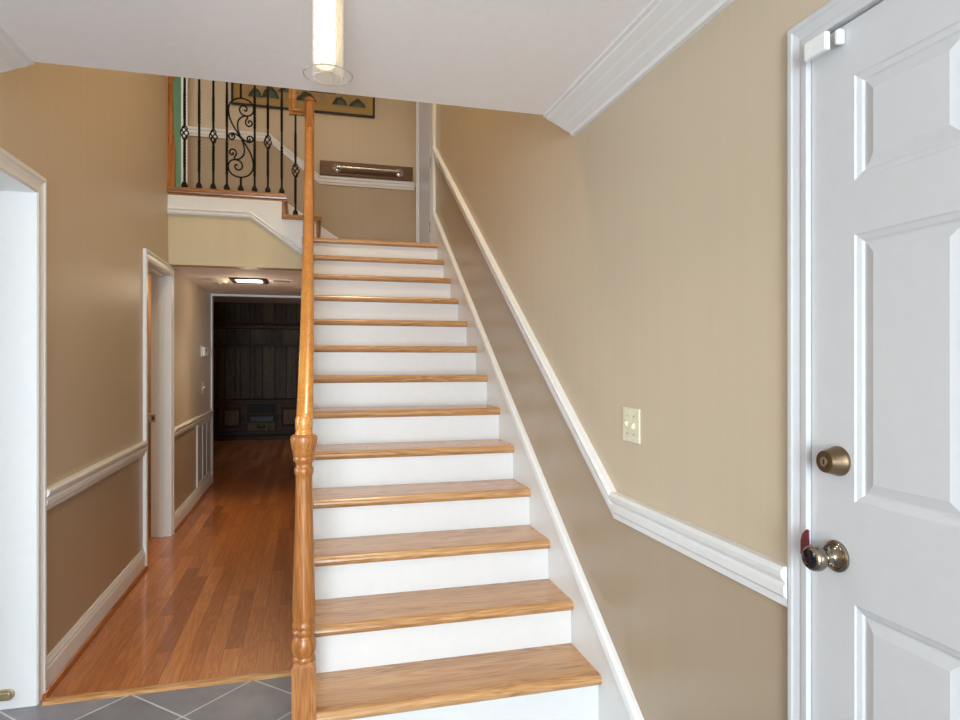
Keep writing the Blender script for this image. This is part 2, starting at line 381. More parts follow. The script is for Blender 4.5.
# bedroom beyond the upstairs opening
MB().box(-3.2, .2, 8.6, 8.7, ZBAL, ZT, 'green').box(-3.3, -3.2, YW+.12, 8.7, ZBAL, ZT, 'green').box(.2, .3, YW+.12, 8.7, ZBAL, ZT, 'green').build('wall_bedroom', kind=ST, label='green bedroom wall seen past the balcony newel', category='wall')
MB().box(-3.3, .3, YW+.12, 8.7, ZBAL-.1, ZBAL, 'oak_x').build('floor_bedroom', kind=ST)
MB().box(-3.3, .3, YW+.12, 8.7, ZT, ZT+.1, 'ceil').build('ceiling_bedroom', kind=ST)
# wall below the open side of the stairs
wall_x('wall_stairs', -.03, .0, [([(2.45, 0), (7.78, 0), (7.78, 2.13), (5.47, 2.13), (5.2, zn(5.2)-.3), (2.63, zn(2.63)-.3), (2.45, zn(2.45)-.26)], 'tan')])
MB().box(.0, XR, 7.7, 7.78, 0, 2.3, 'tan').build('wall_closet', kind=ST)
MB().box(XL-TW-3, XR+TW, -3.3, -3.2, 0, ZC, 'tan').build('wall_front', kind=ST)
# room off the left opening
MB().box(-4.1, -4.0, .2, 4.3, 0, ZC, 'tan').box(-4, XL-TW, .1, .2, 0, ZC, 'tan').box(-4, XL-TW, 4.3, 4.4, 0, ZC, 'tan').build('wall_left_room', kind=ST)
# room off the hall door
mb = MB()
for z0, z1, m in ((0, ZL, 'taupe'), (ZL, 2.35, 'tan')): mb.box(-3.6, -3.5, 4.4, 7.78, z0, z1, m).box(-3.6, XL-TW, 7.2, 7.3, z0, z1, m)
mb.build('wall_side_room', kind=ST)
MB().box(-3.6, XL-TW, 4.4, 7.3, 2.35, 2.4, 'ceil').build('ceiling_side_room', kind=ST)
RAILP = [(0, 0), (.012, 0), (.014, .018), (.022, .026), (.024, .046), (.018, .054), (.029, .068), (.032, .082), (.024, .092), (0, .092)]
RAILP2 = [(o, u*.86) for o, u in RAILP]
MB().shear(RAILP, [(-3.5, 7.2, .755), (XL-TW, 7.2, .755)], 'white', (0, -1, 0), 'X').build('trim_2', kind=ST)
# den
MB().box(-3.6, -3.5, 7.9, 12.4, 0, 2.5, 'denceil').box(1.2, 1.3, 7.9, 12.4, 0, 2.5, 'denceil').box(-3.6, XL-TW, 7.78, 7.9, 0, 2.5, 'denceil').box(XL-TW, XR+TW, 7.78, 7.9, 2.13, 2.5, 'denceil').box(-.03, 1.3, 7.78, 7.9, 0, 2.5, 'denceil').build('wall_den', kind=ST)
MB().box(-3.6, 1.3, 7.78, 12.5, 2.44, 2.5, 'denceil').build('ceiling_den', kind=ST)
mb = MB().box(-3.6, 1.3, 12.42, 12.5, 0, 2.5, 'dengap')
x = -3.5
while x < 1.2:
    w = random.choice((.085, .13, .17, .21)); mb.box(x, x+w-.012, 12.395, 12.42, 0, 2.44, random.choice(('den1', 'den2', 'den2', 'den3'))); x += w
mb.build('wall_den_back', kind=ST, label='dark wood plank panelling at the far end of the den', category='panelled wall')

# ------------------------------------------------------------------ mouldings
BASEP = [(0, 0), (.016, 0), (.016, .098), (.013, .104), (.013, .116), (.009, .124), (.006, .138), (0, .138)]
CASP = [(0, 0), (0, .012), (.006, .016), (.018, .016), (.022, .012), (.030, .013), (.050, .018), (.056, .022), (.070, .022), (.075, .018), (.075, 0)]
def tr(n, mb, label=None, cat='trim', **k):
    kw = dict(label=label, category=cat) if label else {}
    return mb.build('trim_%d' % n, kind=ST, **kw, **k)
tr(3, MB().shear(RAILP, [(XL, O1[1]+.075, .754), (XL, O2[0]-.075, .754)], 'white', (1, 0, 0), 'Y'), 'white chair rail on the left wall between the two openings', 'chair rail')
tr(4, MB().shear(RAILP2, [(XL, O2[1]+.075, .757), (XL, 7.72, .757)], 'white', (1, 0, 0), 'Y'), 'white chair rail on the hall wall above the grille', 'chair rail')
yr1 = D2[0]-.075
tr(5, MB().shear(RAILP, [(XR, D1[1]+.0535, .8175), (XR, 2.08, .8175), (XR, yr1, zr(yr1)-.0455)], 'white', (-1, 0, 0), 'Y'), 'white chair rail rising along the right wall with the stairs', 'chair rail')
tr(6, MB().shear(RAILP2, [(GX+.05, YW, 3.478), (KX1, YW, 3.478), (KX0, YW, 3.11), (XR-.022, YW, 3.11)], 'white', (0, -1, 0), 'X'), 'white chair rail stepping down the landing back wall', 'chair rail')
tr(7, MB().shear(BASEP, [(XL, O1[1]+.075, 0), (XL, O2[0]-.075, 0)], 'white', (1, 0, 0), 'Y'), 'white baseboard on the left wall between the two openings', 'baseboard')
tr(8, MB().shear(BASEP, [(XL, O2[1]+.075, 0), (XL, 7.72, 0)], 'white', (1, 0, 0), 'Y'), 'white baseboard on the hall wall below the grille', 'baseboard')
SHOEP = [(.016, 0)]+[(.016+.018*math.cos(a), .022*math.sin(a)) for a in [i*math.pi/12 for i in range(7)]]
tr(9, MB().shear(SHOEP, [(XL, O1[1]+.04, 0), (XL, O2[0]-.075, 0)], 'shoe', (1, 0, 0), 'Y'), 'round oak shoe moulding along the left baseboard', 'shoe moulding')
tr(10, MB().shear(SHOEP, [(XL, O2[1]+.075, 0), (XL, 7.72, 0)], 'shoe', (1, 0, 0), 'Y'))
# crown: stepped profile, (distance from the wall, drop from the ceiling)
CR = [(0, 0), (.134, 0), (.134, -.009), (.122, -.012), (.117, -.018), (.088, -.029), (.082, -.033), (.055, -.045), (.048, -.050), (.018, -.063), (.014, -.074), (0, -.076)]
CRL = [(o*1.29, u*1.1) for o, u in CR]
tr(11, MB().shear(CR, [(XR, -3.2, ZC), (XR, YE, ZC)], 'white', (-1, 0, 0), 'Y'), 'stepped white crown moulding above the right wall', 'crown moulding')
tr(12, MB().shear(CRL, [(XL, -3.2, ZC), (XL, YE, ZC)], 'white', (1, 0, 0), 'Y'), 'stepped white crown moulding above the left wall', 'crown moulding')
def cas_x(n, xw, sg, y0, y1, z0, zt, label, cat='door casing', k=1):
    # travels up the near side, over, and down; profile offsets lie outside the opening
    pl = lambda a, b, h: (xw+sg*h, a, b)
    tr(n, MB().miter([(o*k, u*k) for o, u in CASP], [(y0, z0), (y0, zt), (y1, zt), (y1, z0)], 'white' if k == 1 else 'dwhite', pl, 0), label, cat)
cas_x(13, XL, 1, O1[0], O1[1], 0, ZO, 'white casing around the wide opening at the left edge')
cas_x(14, XL, 1, O2[0], O2[1], 0, ZO, 'white casing around the hall doorway on the left')
cas_x(15, XR, -1, D1[0], D1[1], 0, ZD1, 'white casing around the six panel door', k=.70)
cas_x(16, XR, -1, D2[0], D2[1], ZLAND, ZD2, 'white casing around the door on the stair landing')
def jamb_x(n, x0, x1, y0, y1, z0, zt, label, t=.018):
    w = label or 'white'
    mb = MB().box(x0, x1, y1-.002, y1+.004, z0, zt, w).box(x0, x1, y0-.004, y0+.002, z0, zt, w).box(x0, x1, y0, y1, zt-.002, zt+.004, w)
    return mb
tr(17, jamb_x(17, XL-TW, XL+.012, O1[0], O1[1], 0, ZO, ''), 'white jamb lining of the opening at the left edge', 'door jamb')
mb = jamb_x(18, XL-TW, XL+.012, O2[0], O2[1], 0, ZO, '')
mb.box(XL-.075, XL-.04, O2[1]-.014, O2[1], 0, ZO, 'white').box(XL-.075, XL-.04, O2[0], O2[1], ZO-.014, ZO, 'white')
tr(18, mb, 'white jamb with door stop in the hall doorway', 'door jamb')
tr(19, jamb_x(19, XR-.012, XR+TW, D1[0], D1[1], 0, ZD1, 'dwhite'), 'white jamb beside the six panel door edge', 'door jamb')
tr(20, jamb_x(20, XR-.012, XR+TW, D2[0], D2[1], ZLAND, ZD2, ''))
# white corner and header where the hall meets the den
tr(21, MB().box(XL-.01, XL+.014, 7.715, 7.80, 0, 2.13, 'white').box(XL, -.03, 7.72, 7.80, 2.108, 2.13, 'white'), 'thin white trim framing the den opening', 'opening trim')
# bedroom opening casing upstairs
tr(22, MB().box(GX, GX+.055, YW-.02, YW+.14, ZBAL, ZBAL+2.1, 'white').box(-2.0, GX, YW-.02, YW+.14, ZBAL+2.05, ZBAL+2.1, 'white').box(-2.0, -1.95, YW-.02, YW+.14, ZBAL, ZBAL+2.05, 'white'), 'white casing beside the green bedroom upstairs', 'door casing')
# balcony fascia: stepped white board with a moulding along its foot
fas = [(XL, 2.575), (-.452, 2.575), (-.03, 2.275), (-.03, 2.33), (.054, 2.33), (.054, 2.526), (-.215, 2.526), (-.215, 2.669), (XL, 2.669)]
tr(23, MB().prism(fas, 'Y', YB-.016, YB, 'white'), 'white stepped fascia board below the balcony edge', 'fascia')
FP = [(0, 0), (.018, 0), (.026, .014), (.02, .026), (.03, .038), (.026, .052), (0, .055)]
tr(24, MB().shear(FP, [(XL, YB, 2.522), (-.455, YB, 2.522), (-.03, YB, 2.220)], 'white', (0, -1, 0), 'X'), 'white moulding bending down along the fascia foot', 'moulding')
tr(25, MB().prism([(-.9, 2.9), (-.2, 2.9), (.36, 2.53), (.36, 2.36), (.0, 2.36), (-.2, 2.6)], 'Y', YW-.018, YW, 'white'), 'white sloping skirt at the foot of the upper steps', 'skirt board')
# balcony edge in oak, with the two upper steps
tr(26, MB().prism([(YB-.045, ZBAL-.016), (YB-.04, ZBAL-.030), (YB-.032, ZBAL-.034), (YB-.03, ZBAL-.044), (YB-.018, ZBAL-.056), (YB-.016, ZBAL-.062), (YB, ZBAL-.062), (YB, ZBAL-.034), (YB+.16, ZBAL-.028), (YB+.16, ZBAL), (YB-.03, ZBAL), (YB-.04, ZBAL-.003)], 'X', XL, -.178, 'oak_d'), 'brown oak nosing along the balcony edge', 'nosing')

# ------------------------------------------------------------------ staircase
st = thing('staircase', 'straight flight of oak treads with white risers up to the landing', 'staircase', (.5, 2.16, 0))
for n in range(1, 14):
    y = YN1+RUN*(n-1); z = Z1+RISE*(n-1)
    t = .040; x0 = -.055 if n > 1 else .0225
    yb_ = y+RUN+.0275 if n < 13 else YB-.018
    pr = [(y+.032, z-t)] + [(y+.020-.020*math.cos(a), z-.020-.020*math.sin(a)) for a in [math.pi/2-i*math.pi/8 for i in range(9)]] + [(yb_, z), (yb_, z-t)]
    MB().prism(pr, 'X', x0, XR-.016, 'oak_x').build('tread', st)
    zb = (z-RISE if n > 1 else 0)
    mb = MB().box(-.035 if n > 1 else .0225, XR-.02, y+.028, y+.046, zb, z-t, 'white')
    mb.box(-.035 if n > 1 else .0225, XR-.02, y+.02, y+.03, z-t-.012, z-t, 'white') if n > 99 else None
    if n == 1: mb.prism([(y+.028, 0), (y+.012, 0), (y+.014, .012), (y+.022, .018), (y+.028, .02)], 'X', .0225, XR-.02, 'white')
    mb.build('riser', st)
MB().box(.073, XR-.022, YB-.018, YW-.02, ZLAND-.040, ZLAND, 'oak_x').build('landing_floor', st)
# wall skirt with its cap moulding
y0, y1 = 1.70, 5.46
sk = MB().prism([(y0, 0), (y0+.01, zn(y0)+.165 if zn(y0)+.165 > 0 else .05), (y1, zn(y1)+.165), (y1, zn(y1)-.4), (2.2, 0)], 'X', XR-.0205, XR-.001, 'white')
SKP = [(0, 0), (.024, 0), (.028, .012), (.024, .022), (.030, .032), (.026, .046), (.014, .054), (0, .054)]
sk.shear(SKP, [(XR-.001, y0, zn(y0)+.118), (XR-.001, y1, zn(y1)+.118)], 'white', (-1, 0, 0), 'Y')
sk.build('skirt_board', st)
pts = []
for n in range(1, 14):
    y = YN1+RUN*(n-1)+.036; z = Z1+RISE*(n-1)-.040
    if n > 1: pts += [(y, z-RISE if n > 1 else 0), (y, z)]
    if n == 1: pts += [(2.245, 0), (2.245, z)]
pts += [(YB-.018, ZLAND-.040), (YB-.018, ZLAND-.3), (2.7, zn(2.7)-.34), (2.46, 0)]
MB().prism(pts, 'X', -.046, -.0355, 'white').build('stringer', st)
# the two steps from the landing up to the balcony
ust = thing('upper_steps', 'two oak steps from the landing up to the balcony', 'steps', (0, 6, ZLAND))
ZSTEP = ZLAND+.208
def nose_x(x1, z, x0): return [(x0, z-.036), (x1-.012, z-.036), (x1-.003, z-.028), (x1, z-.016), (x1-.003, z-.005), (x1-.012, z), (x0, z)]
MB().prism(nose_x(.102, ZSTEP, -.21), 'Y', 5.4385, YW-.02, 'oak_d').build('tread', ust)
MB().prism(nose_x(-.178, ZBAL, -.24), 'Y', YB+.16, YW-.02, 'oak_d').build('tread', ust)
MB().box(.055, .072, YB-.012, YW-.02, ZLAND-.03, ZSTEP-.036, 'oak_d').build('riser', ust)
MB().box(-.213, -.195, YB-.02, YW-.02, ZSTEP, ZBAL-.036, 'oak_d').build('riser', ust)

# ------------------------------------------------------------------ stair railing
RP = [(-.018, -.03), (.018, -.03), (.020, -.014), (.0285, -.004), (.0285, .012), (.022, .024), (.010, .030), (-.010, .030), (-.022, .024), (-.0285, .012), (-.0285, -.004), (-.020, -.014)]
rl = thing('stair_railing', 'oak handrail on a turned newel post beside the stairs', 'stair railing', (-.017, 2.2, 0))
mb = MB(); h = .0385; cx, cy = -.017, 2.2
mb.rings([[(cx+sx*s, cy+sy*s, z) for sx, sy in ((-1, -1), (1, -1), (1, 1), (-1, 1))] for z, s in ((0, h), (.378, h), (.392, .030))], 'oak_z', smooth=False)
prof = [(.385, .033), (.392, .0365), (.400, .0365), (.406, .033), (.412, .0345), (.424, .0385), (.438, .0395), (.452, .038), (.464, .0335), (.472, .0305), (.478, .035), (.486, .037), (.491, .034), (.495, .0325), (.502, .0365), (.510, .037), (.516, .0335), (.524, .0345), (.545, .0368), (.585, .0365), (.70, .0335), (.85, .0292), (.985, .0262), (.998, .027), (1.004, .0305), (1.012, .0315), (1.02, .0305), (1.026, .0265), (1.036, .0262), (1.042, .030), (1.048, .0345), (1.055, .0345), (1.060, .0325), (1.065, .036), (1.075, .0362), (1.085, .039), (1.10, .042), (1.115, .0432), (1.124, .0425), (1.130, .036), (1.132, .0285)]
mb.lathe(prof, (cx, cy, 0), 'oak_z', seg=40)
mb.lathe([(1.130, .0285), (1.137, .0285), (1.140, .0265), (1.148, .0265), (1.151, .0278), (1.180, .0278), (1.192, .0245), (1.199, .015)], (cx, cy, 0), 'oak_y', seg=40)
mb.build('newel_post', rl)
mb = MB()
ys = [2.2, 2.245] + [2.3+i*.31 for i in range(10)] + [5.362]
def zrail(y): return 1.170+max(0, (y-2.2))*.652
mb.rings([[(-.0065-.009*math.exp(-(max(y, 2.2)-2.2)/.35)+o*.93, y, zrail(y)+u) for o, u in RP] for y in ys], 'oak_y')
mb.build('handrail', rl)
mb = MB(); tx, ty = .001, 5.40
def sq(s, z, c=0):
    if c == 0: return [(tx+a*s, ty+b*s, z) for a, b in ((-1, -1), (1, -1), (1, 1), (-1, 1))]
def octo(s, z, c): return [(tx+a*s, ty+b*s, z) for a, b in ((-1, -1+c), (-1+c, -1), (1-c, -1), (1, -1+c), (1, 1-c), (1-c, 1), (-1+c, 1), (-1, 1-c))]
mb.rings([octo(.037, ZLAND+.0005, .05), octo(.037, 3.26, .05), octo(.037, 3.34, .45), octo(.037, 3.462, .45), octo(.031, 3.472, .45)], 'oak_z', smooth=False)
mb.lathe([(3.466, .026), (3.472, .036), (3.482, .041), (3.492, .040), (3.503, .033), (3.513, .019), (3.518, .003)], (tx, ty, 0), 'oak_z', seg=20)
mb.build('newel_post', rl)
def shoe(mb, x, y, z):
    mb.rings([[(x+a*s, y+b*s, zz) for a, b in ((-1, -1), (1, -1), (1, 1), (-1, 1))] for zz, s in ((z, .021), (z+.018, .021), (z+.042, .011))], 'iron', smooth=False)
def basket(mb, x, y, z, r=.025, hh=.055):
    for k in range(4):
        P = []
        for i in range(13):
            t = i/12; a = k*math.pi/2+t*math.pi*1.15; q = .004+r*math.sin(math.pi*t)**.8
            P.append((x+q*math.cos(a), y+q*math.sin(a), z-hh+2*hh*t))
        mb.tube(P, .0052, 'iron', 6)
    for zz in (z-hh, z+hh): mb.lathe([(zz-.008, .007), (zz-.004, .010), (zz+.004, .010), (zz+.008, .007)], (x, y, 0), 'iron', seg=10)
def baluster(x, y, z0, z1, style, parent, zb=None):
    w = .0165; mb = MB()
    if style == 'basket':
        a0, a1 = zb-.055, zb+.055
        mb.twist(x, y, z0, a0-.22, w, 0.01, 'iron').twist(x, y, a0-.22, a0-.02, w, 2, 'iron').twist(x, y, a0-.02, a0, w, .01, 'iron')
        up = MB()
        up.twist(x, y, a1, a1+.05, w, .01, 'iron').twist(x, y, a1+.05, a1+.25, w, 2, 'iron').twist(x, y, a1+.25, z1, w, .01, 'iron')
    elif style == 'twist':
        L_ = z1-z0
        mb.twist(x, y, z0, z0+.12, w, .01, 'iron').twist(x, y, z0+.12, z0+.38, w, 2.5, 'iron').twist(x, y, z0+.38, z1-.40, w, .01, 'iron').twist(x, y, z1-.40, z1-.14, w, 2.5, 'iron').twist(x, y, z1-.14, z1, w, .01, 'iron')
    o = mb.build('iron_baluster', parent)
    if style == 'basket':
        up.build('upper_bar', o)
        mb = MB(); basket(mb, x, y, zb); mb.build('basket', o)
    mb = MB(); shoe(mb, x, y, z0); mb.build('shoe', o)
    return o

for n in range(2, 13):
    y = YN1+RUN*(n-1)+.14
    baluster(-.0065-.009*math.exp(-(y-2.2)/.35), y, Z1+RISE*(n-1)+.0008, zrail(y)-.026, 'twist', rl, Z1+RISE*(n-1)+.48)

# ------------------------------------------------------------------ balcony railing
br = thing('balcony_railing', 'balcony railing of black wrought iron balusters with one scroll panel', 'balcony railing', (-.6, 5.52, ZBAL))
YR = 5.455
pl = lambda a, b, hh: (a, YR+hh, b)
mb = MB(); ZR_ = 3.66
mb.miter([(u, o) for o, u in RP], [(XL, ZR_), (-.131, ZR_), (-.131, 3.41), (-.0375, 3.41)], 'oak_x', pl, 0)
mb.build('handrail', br)
zf = ZBAL
for x, stl, zb in ((-.952, 'basket', 3.178), (-.845, 'twist', 0), (-.740, 'basket', 3.168), (-.639, 'twist', 0), (-.428, 'twist', 0), (-.326, 'basket', 3.158), (-.218, 'twist', 0)):
    baluster(x*.988, YR-.008, zf, ZR_-.028, stl, br, 1.37+(zb-1.37)*.989)
baluster(-.109, 5.462, ZSTEP+.0005, 3.382, 'basket', br, 2.93)
# scroll panel
def catmull(P, n=7):
    out = []
    for i in range(len(P)-1):
        p0, p1, p2, p3 = P[max(i-1, 0)], P[i], P[i+1], P[min(i+2, len(P)-1)]
        for k in range(n):
            t = k/n
            out.append(tuple(.5*((2*b)+(-a+c)*t+(2*a-5*b+4*c-d)*t*t+(-a+3*b-3*c+d)*t**3) for a, b, c, d in zip(p0, p1, p2, p3)))
    out.append(P[-1]); return out
def spiral(cx, cy, r0, r1, a0, turns, n=22):
    return [(cx+(r0+(r1-r0)*i/n)*math.cos(a0+turns*2*math.pi*i/n), cy+(r0+(r1-r0)*i/n)*math.sin(a0+turns*2*math.pi*i/n)) for i in range(n+1)]
sx, sy, k = -.527, YR-.008, .00142
zc_ = 3.155
S1 = [(138, 207), (147, 213), (153, 203), (148, 190), (133, 183), (118, 192), (114, 212), (126, 232), (150, 240), (175, 232), (188, 206), (182, 175), (160, 152), (122, 143), (82, 156), (60, 186), (56, 225), (68, 275), (95, 325), (121, 365)]
S2 = [(165, 280), (160, 271), (170, 266), (180, 276), (177, 291), (163, 298), (149, 289), (146, 270), (155, 252), (150, 241), (128, 247), (108, 268), (103, 300), (110, 336), (121, 365)]
S3 = [(76, 364), (72, 356), (80, 351), (88, 360), (82, 374), (68, 377), (57, 364), (62, 349), (80, 343), (98, 350), (121, 365)]
mb = MB()
for Sx in (S1, S2, S3):
    for sg in (1, -1):
        P = [((x-121)*sg, (365-y)*sg) for x, y in Sx]
        mb.tube([(sx+a*k, sy, zc_+b*k) for a, b in catmull(P, 6)], .0064, 'iron', 6)
for sg in (1, -1):
    mb.twist(sx, sy, zc_+sg*222*k, (ZR_-.028) if sg > 0 else zf, .0165, .01, 'iron')
    mb.lathe([(-.008, .007), (-.004, .010), (.004, .010), (.008, .007)], (sx, sy, zc_+sg*226*k), 'iron', seg=10)
mb.lathe([(-.008, .008), (-.004, .011), (.004, .011), (.008, .008)], (sx, sy, zc_), 'iron', seg=10)
o = mb.build('scroll_panel', br)
mb = MB(); shoe(mb, sx, sy, zf); mb.build('shoe', o)
mb = MB(); hx, hy = XL+.012, YR+.022
mb.box(hx-.012, hx+.036, hy-.036, hy+.036, ZBAL, 3.06, 'oak_z')
mb.lathe([(3.06, .03), (3.07, .034), (3.09, .03), (3.12, .034), (3.15, .03), (3.17, .028), (3.35, .024), (3.52, .020), (3.53, .026), (3.54, .020), (3.57, .022), (3.61, .034), (3.63, .034), (3.64, .02)], (hx, hy, 0), 'oak_z', seg=24)
mb.build('newel_post', br)

# ------------------------------------------------------------------ six panel door
d = MB(); DX = XR+.001; ya, yb = D1[0]+.004, D1[1]-.004
cols = [(.455, .693), (.815, 1.053)]; rows = [(.21, .884), (1.089, 1.625), (1.733, 1.943)]
ycut = [ya, *cols[0], *cols[1], yb]; zcut = [.01, *rows[0], *rows[1], *rows[2], 2.055]
def dplane(a, b, hh): return (DX+hh, a, b)
for i in range(5):
    for j in range(7):
        y0, y1, z0, z1 = ycut[i], ycut[i+1], zcut[j], zcut[j+1]
        if i % 2 == 1 and j % 2 == 1:
            rs = []
            for ins, hh in ((0, 0), (.003, .003), (.013, .006), (.017, .0095), (.021, .0095), (.042, .003), (.045, .003)):
                rs.append([(DX+hh, y0+ins, z0+ins), (DX+hh, y1-ins, z0+ins), (DX+hh, y1-ins, z1-ins), (DX+hh, y0+ins, z1-ins)])
            V = [[d.bm.verts.new(p) for p in r] for r in rs]
            for a, b in zip(V, V[1:]):
                for q in range(4): d.face([a[q], a[(q+1) % 4], b[(q+1) % 4], b[q]], 'dwhite')
            d.face(V[-1], 'dwhite')
        else:
            d.poly([(DX, y0, z0), (DX, y1, z0), (DX, y1, z1), (DX, y0, z1)], 'dwhite')
bk = [(DX+.042, ya, .01), (DX+.042, yb, .01), (DX+.042, yb, 2.055), (DX+.042, ya, 2.055)]
fr = [(DX, ya, .01), (DX, yb, .01), (DX, yb, 2.055), (DX, ya, 2.055)]
for q in range(4): d.poly([fr[q], fr[(q+1) % 4], bk[(q+1) % 4], bk[q]], 'dwhite')
d.poly(bk, 'dwhite')
bmesh.ops.remove_doubles(d.bm, verts=d.bm.verts, dist=1e-5)
do = d.build('door_1', kind=ST, label='white six panel door at the right edge', category='door')
MB().box(DX+.05, DX+.06, D1[0], D1[1], 0, ZD1, 'dwhite').build('wall_porch', kind=ST)
k = MB().lathe([(0, .0325), (-.005, .0325), (-.008, .030), (-.009, .027), (-.007, .024), (-.010, .020), (-.014, .014), (-.022, .0105), (-.030, .0105), (-.034, .015), (-.040, .0225), (-.048, .0262), (-.056, .0268), (-.064, .0245), (-.069, .0205), (-.0695, .019), (-.068, .012), (-.067, .003)], (DX, 1.097, .969), 'nickel', 'X', 36)
k.lathe([(-.0702, .0195), (-.0712, .017), (-.0716, .006), (-.0716, .0)], (DX, 1.097, .969), 'knob_refl', 'X', 36)
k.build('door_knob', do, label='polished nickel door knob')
b = MB().lathe([(0, .0305), (-.005, .0305), (-.007, .029), (-.032, .0235), (-.036, .022), (-.036, .0115), (-.034, .0105)], (DX, 1.092, 1.166), 'bronze', 'X', 36)
b = b.build('deadbolt', do, label='aged brass deadbolt')
MB().lathe([(-.030, .0105), (-.0375, .0100), (-.038, .009)], (DX, 1.092, 1.166), 'steel', 'X', 20).box(DX-.0386, DX-.037, 1.0908, 1.0932, 1.161, 1.171, 'black').build('keyway', b)
# strike lip on the jamb
sp = MB().prism([(.958, 0), (1.005, 0), (1.012, .004), (1.012, .010), (.998, .020), (.975, .024), (.958, .022)], 'Y', 0, .003, 'maroon') if False else MB()
lip = [(1.146, .955), (1.146, 1.012), (1.153, 1.012), (1.164, 1.000), (1.169, .985), (1.169, .955)]
sp.prism(lip, 'X', XR-.026, XR-.022, 'maroon')
sp.box(XR-.024, XR-.008, 1.164, 1.167, .955, .985, 'maroon')
sp.build('strike_plate', bevel=.001, label='dark red strike plate lip on the casing behind the door knob', category='strike plate')
# alarm contact at the head of the door
ac = thing('alarm_contact', 'small white alarm contact at the top corner of the six panel door', 'alarm sensor', (XR-.03, 1.11, 2.03))
MB().box(XR-.036, XR-.0225, 1.088, 1.148, 2.008, 2.046, 'plastic').build('sensor_body', ac, bevel=.003)
MB().box(DX-.018, DX-.001, 1.074, 1.085, 2.016, 2.046, 'plastic').build('magnet', ac, bevel=.003)

# ------------------------------------------------------------------ landing door
ld = thing('landing_door', 'white door on hinges at the side of the stair landing', 'door', (XR, 6, ZLAND))
MB().box(XR-.006, XR+.034, D2[0]+.15, D2[1]-.004, ZLAND+.01, ZD2-.01, 'dwhite').build('leaf', ld, bevel=.002)
for z in (ZLAND+.22, ZLAND+.80, ZLAND+1.75):
    MB().lathe([(-.045, .007), (.045, .007)], (XR-.013, D2[0]+.148, z), 'steel', seg=12).box(XR-.008, XR-.006, D2[0]+.152, D2[0]+.19, z-.045, z+.045, 'steel').build('hinge', ld)
MB().box(XR+TW, XR+TW+.8, D2[0]-.1, D2[1]+.1, ZLAND, ZD2+.1, 'taupe').build('wall_landing_closet', kind=ST)

# ------------------------------------------------------------------ pendant
PX, PY = .046, 1.684
pd = thing('pendant_light', 'lit bubbled glass ceiling light hanging above the stairs foot', 'ceiling light', (PX, PY, ZC))
MB().lathe([(ZC-.0, .075), (ZC-.018, .072), (ZC-.024, .05), (ZC-.05, .03), (ZC-.052, .0)], (PX, PY, 0), 'nickel', seg=32).build('canopy', pd)
mb = MB(); zb_, zt_ = 2.092, 2.325
mb.lathe([(zt_, .0385), (zb_, .0385), (zb_, .0355), (zt_, .0355)], (PX, PY, 0), 'bubble', seg=40, cap=False)
mb.build('bubble_tube', pd, label='bubbled glass tube')
mb = MB()
mb.lathe([(zt_, .0615), (2.10, .0615)], (PX, PY, 0), 'glass', seg=48, cap=False)
mb.rings([[(PX+(.0605+.0016*math.cos(b))*math.cos(a), PY+(.0605+.0016*math.cos(b))*math.sin(a), 2.10+.0016*math.sin(b)) for b in [j*math.pi/3 for j in range(6)]] for a in [i*math.pi/24 for i in range(48)]], 'rim', closed=True)
mb.build('glass_shade', pd, label='clear glass outer shade')
MB().lathe([(2.120, .0), (2.120, .020), (2.127, .026), (2.31, .026), (2.315, .0)], (PX-.008, PY, 0), 'bulb', seg=24, cap=False).build('lamp_core', pd, label='glowing lamp core')
l = bpy.data.lights.new('pendant_bulb', 'SPOT'); l.energy = 8; l.color = (1, .93, .82); l.spot_size = math.radians(150); l.spot_blend = .6; l.shadow_soft_size = .02
lo = bpy.data.objects.new('pendant_bulb', l); COL.objects.link(lo); lo.location = (PX-.008, PY, 2.086)

# ------------------------------------------------------------------ landing wall: board with bar, painting
gb = thing('grab_bar', 'nickel grab bar on a brown wooden board on the landing wall', 'grab bar', (.53, YW, 3.27))
MB().box(.10, 1.012, YW-.036, YW-.014, 3.200, 3.336, 'board').build('mounting_board', gb, bevel=.003, label='brown wooden board')
mb = MB()
xa, xb, zz = .262, .872, 3.267
mb.tube(catmull([(xa, YW-.036, zz), (xa, YW-.07, zz), (xa+.012, YW-.085, zz), (xa+.04, YW-.09, zz), (xb-.04, YW-.09, zz), (xb-.012, YW-.085, zz), (xb, YW-.07, zz), (xb, YW-.036, zz)], 4), .0135, 'steel', 12)
mb.build('bar', gb)
for xx in (xa, xb): MB().lathe([(YW-.036, .044), (YW-.042, .043), (YW-.050, .030), (YW-.054, .016)], (xx, 0, zz), 'steel', 'Y', 28).build('flange', gb)
pa = thing('painting', 'wide framed mountain landscape scroll above the landing chair rail', 'painting', (-.04, YW, 4.1))
M['art'] = plain('aged_gold_paper', srgb(158, 130, 84), .6, 0, .16, 9)
M['arto'] = plain('pale_gold_border', srgb(168, 138, 82), .6, 0, .06, 20)
M['hill1'] = plain('ink_green_wash', srgb(42, 46, 36), .6, 0, .5, 30)
M['hill2'] = plain('ink_teal_wash', srgb(70, 84, 70), .6, 0, .4, 24)
AX0, AX1, AZ0, AZ1 = -.713, .631, 3.806, 4.42
mb = MB(); fw = .018
pl2 = lambda a, b, hh: (a, YW-hh, b)
mb.miter([(0, .002), (0, .026), (-fw*.6, .03), (-fw, .022), (-fw, .002)], [(AX0, AZ0), (AX0, AZ1), (AX1, AZ1), (AX1, AZ0)], 'frame', pl2, 0, closed=True)
mb.build('frame', pa, label='black frame')
mb = MB()
mb.box(AX0+.012, AX1-.012, YW-.012, YW-.002, AZ0+.012, AZ1-.012, 'arto')
mb.box(AX0+.075, AX1-.075, YW-.0135, YW-.012, AZ0+.075, AZ1-.06, 'art')
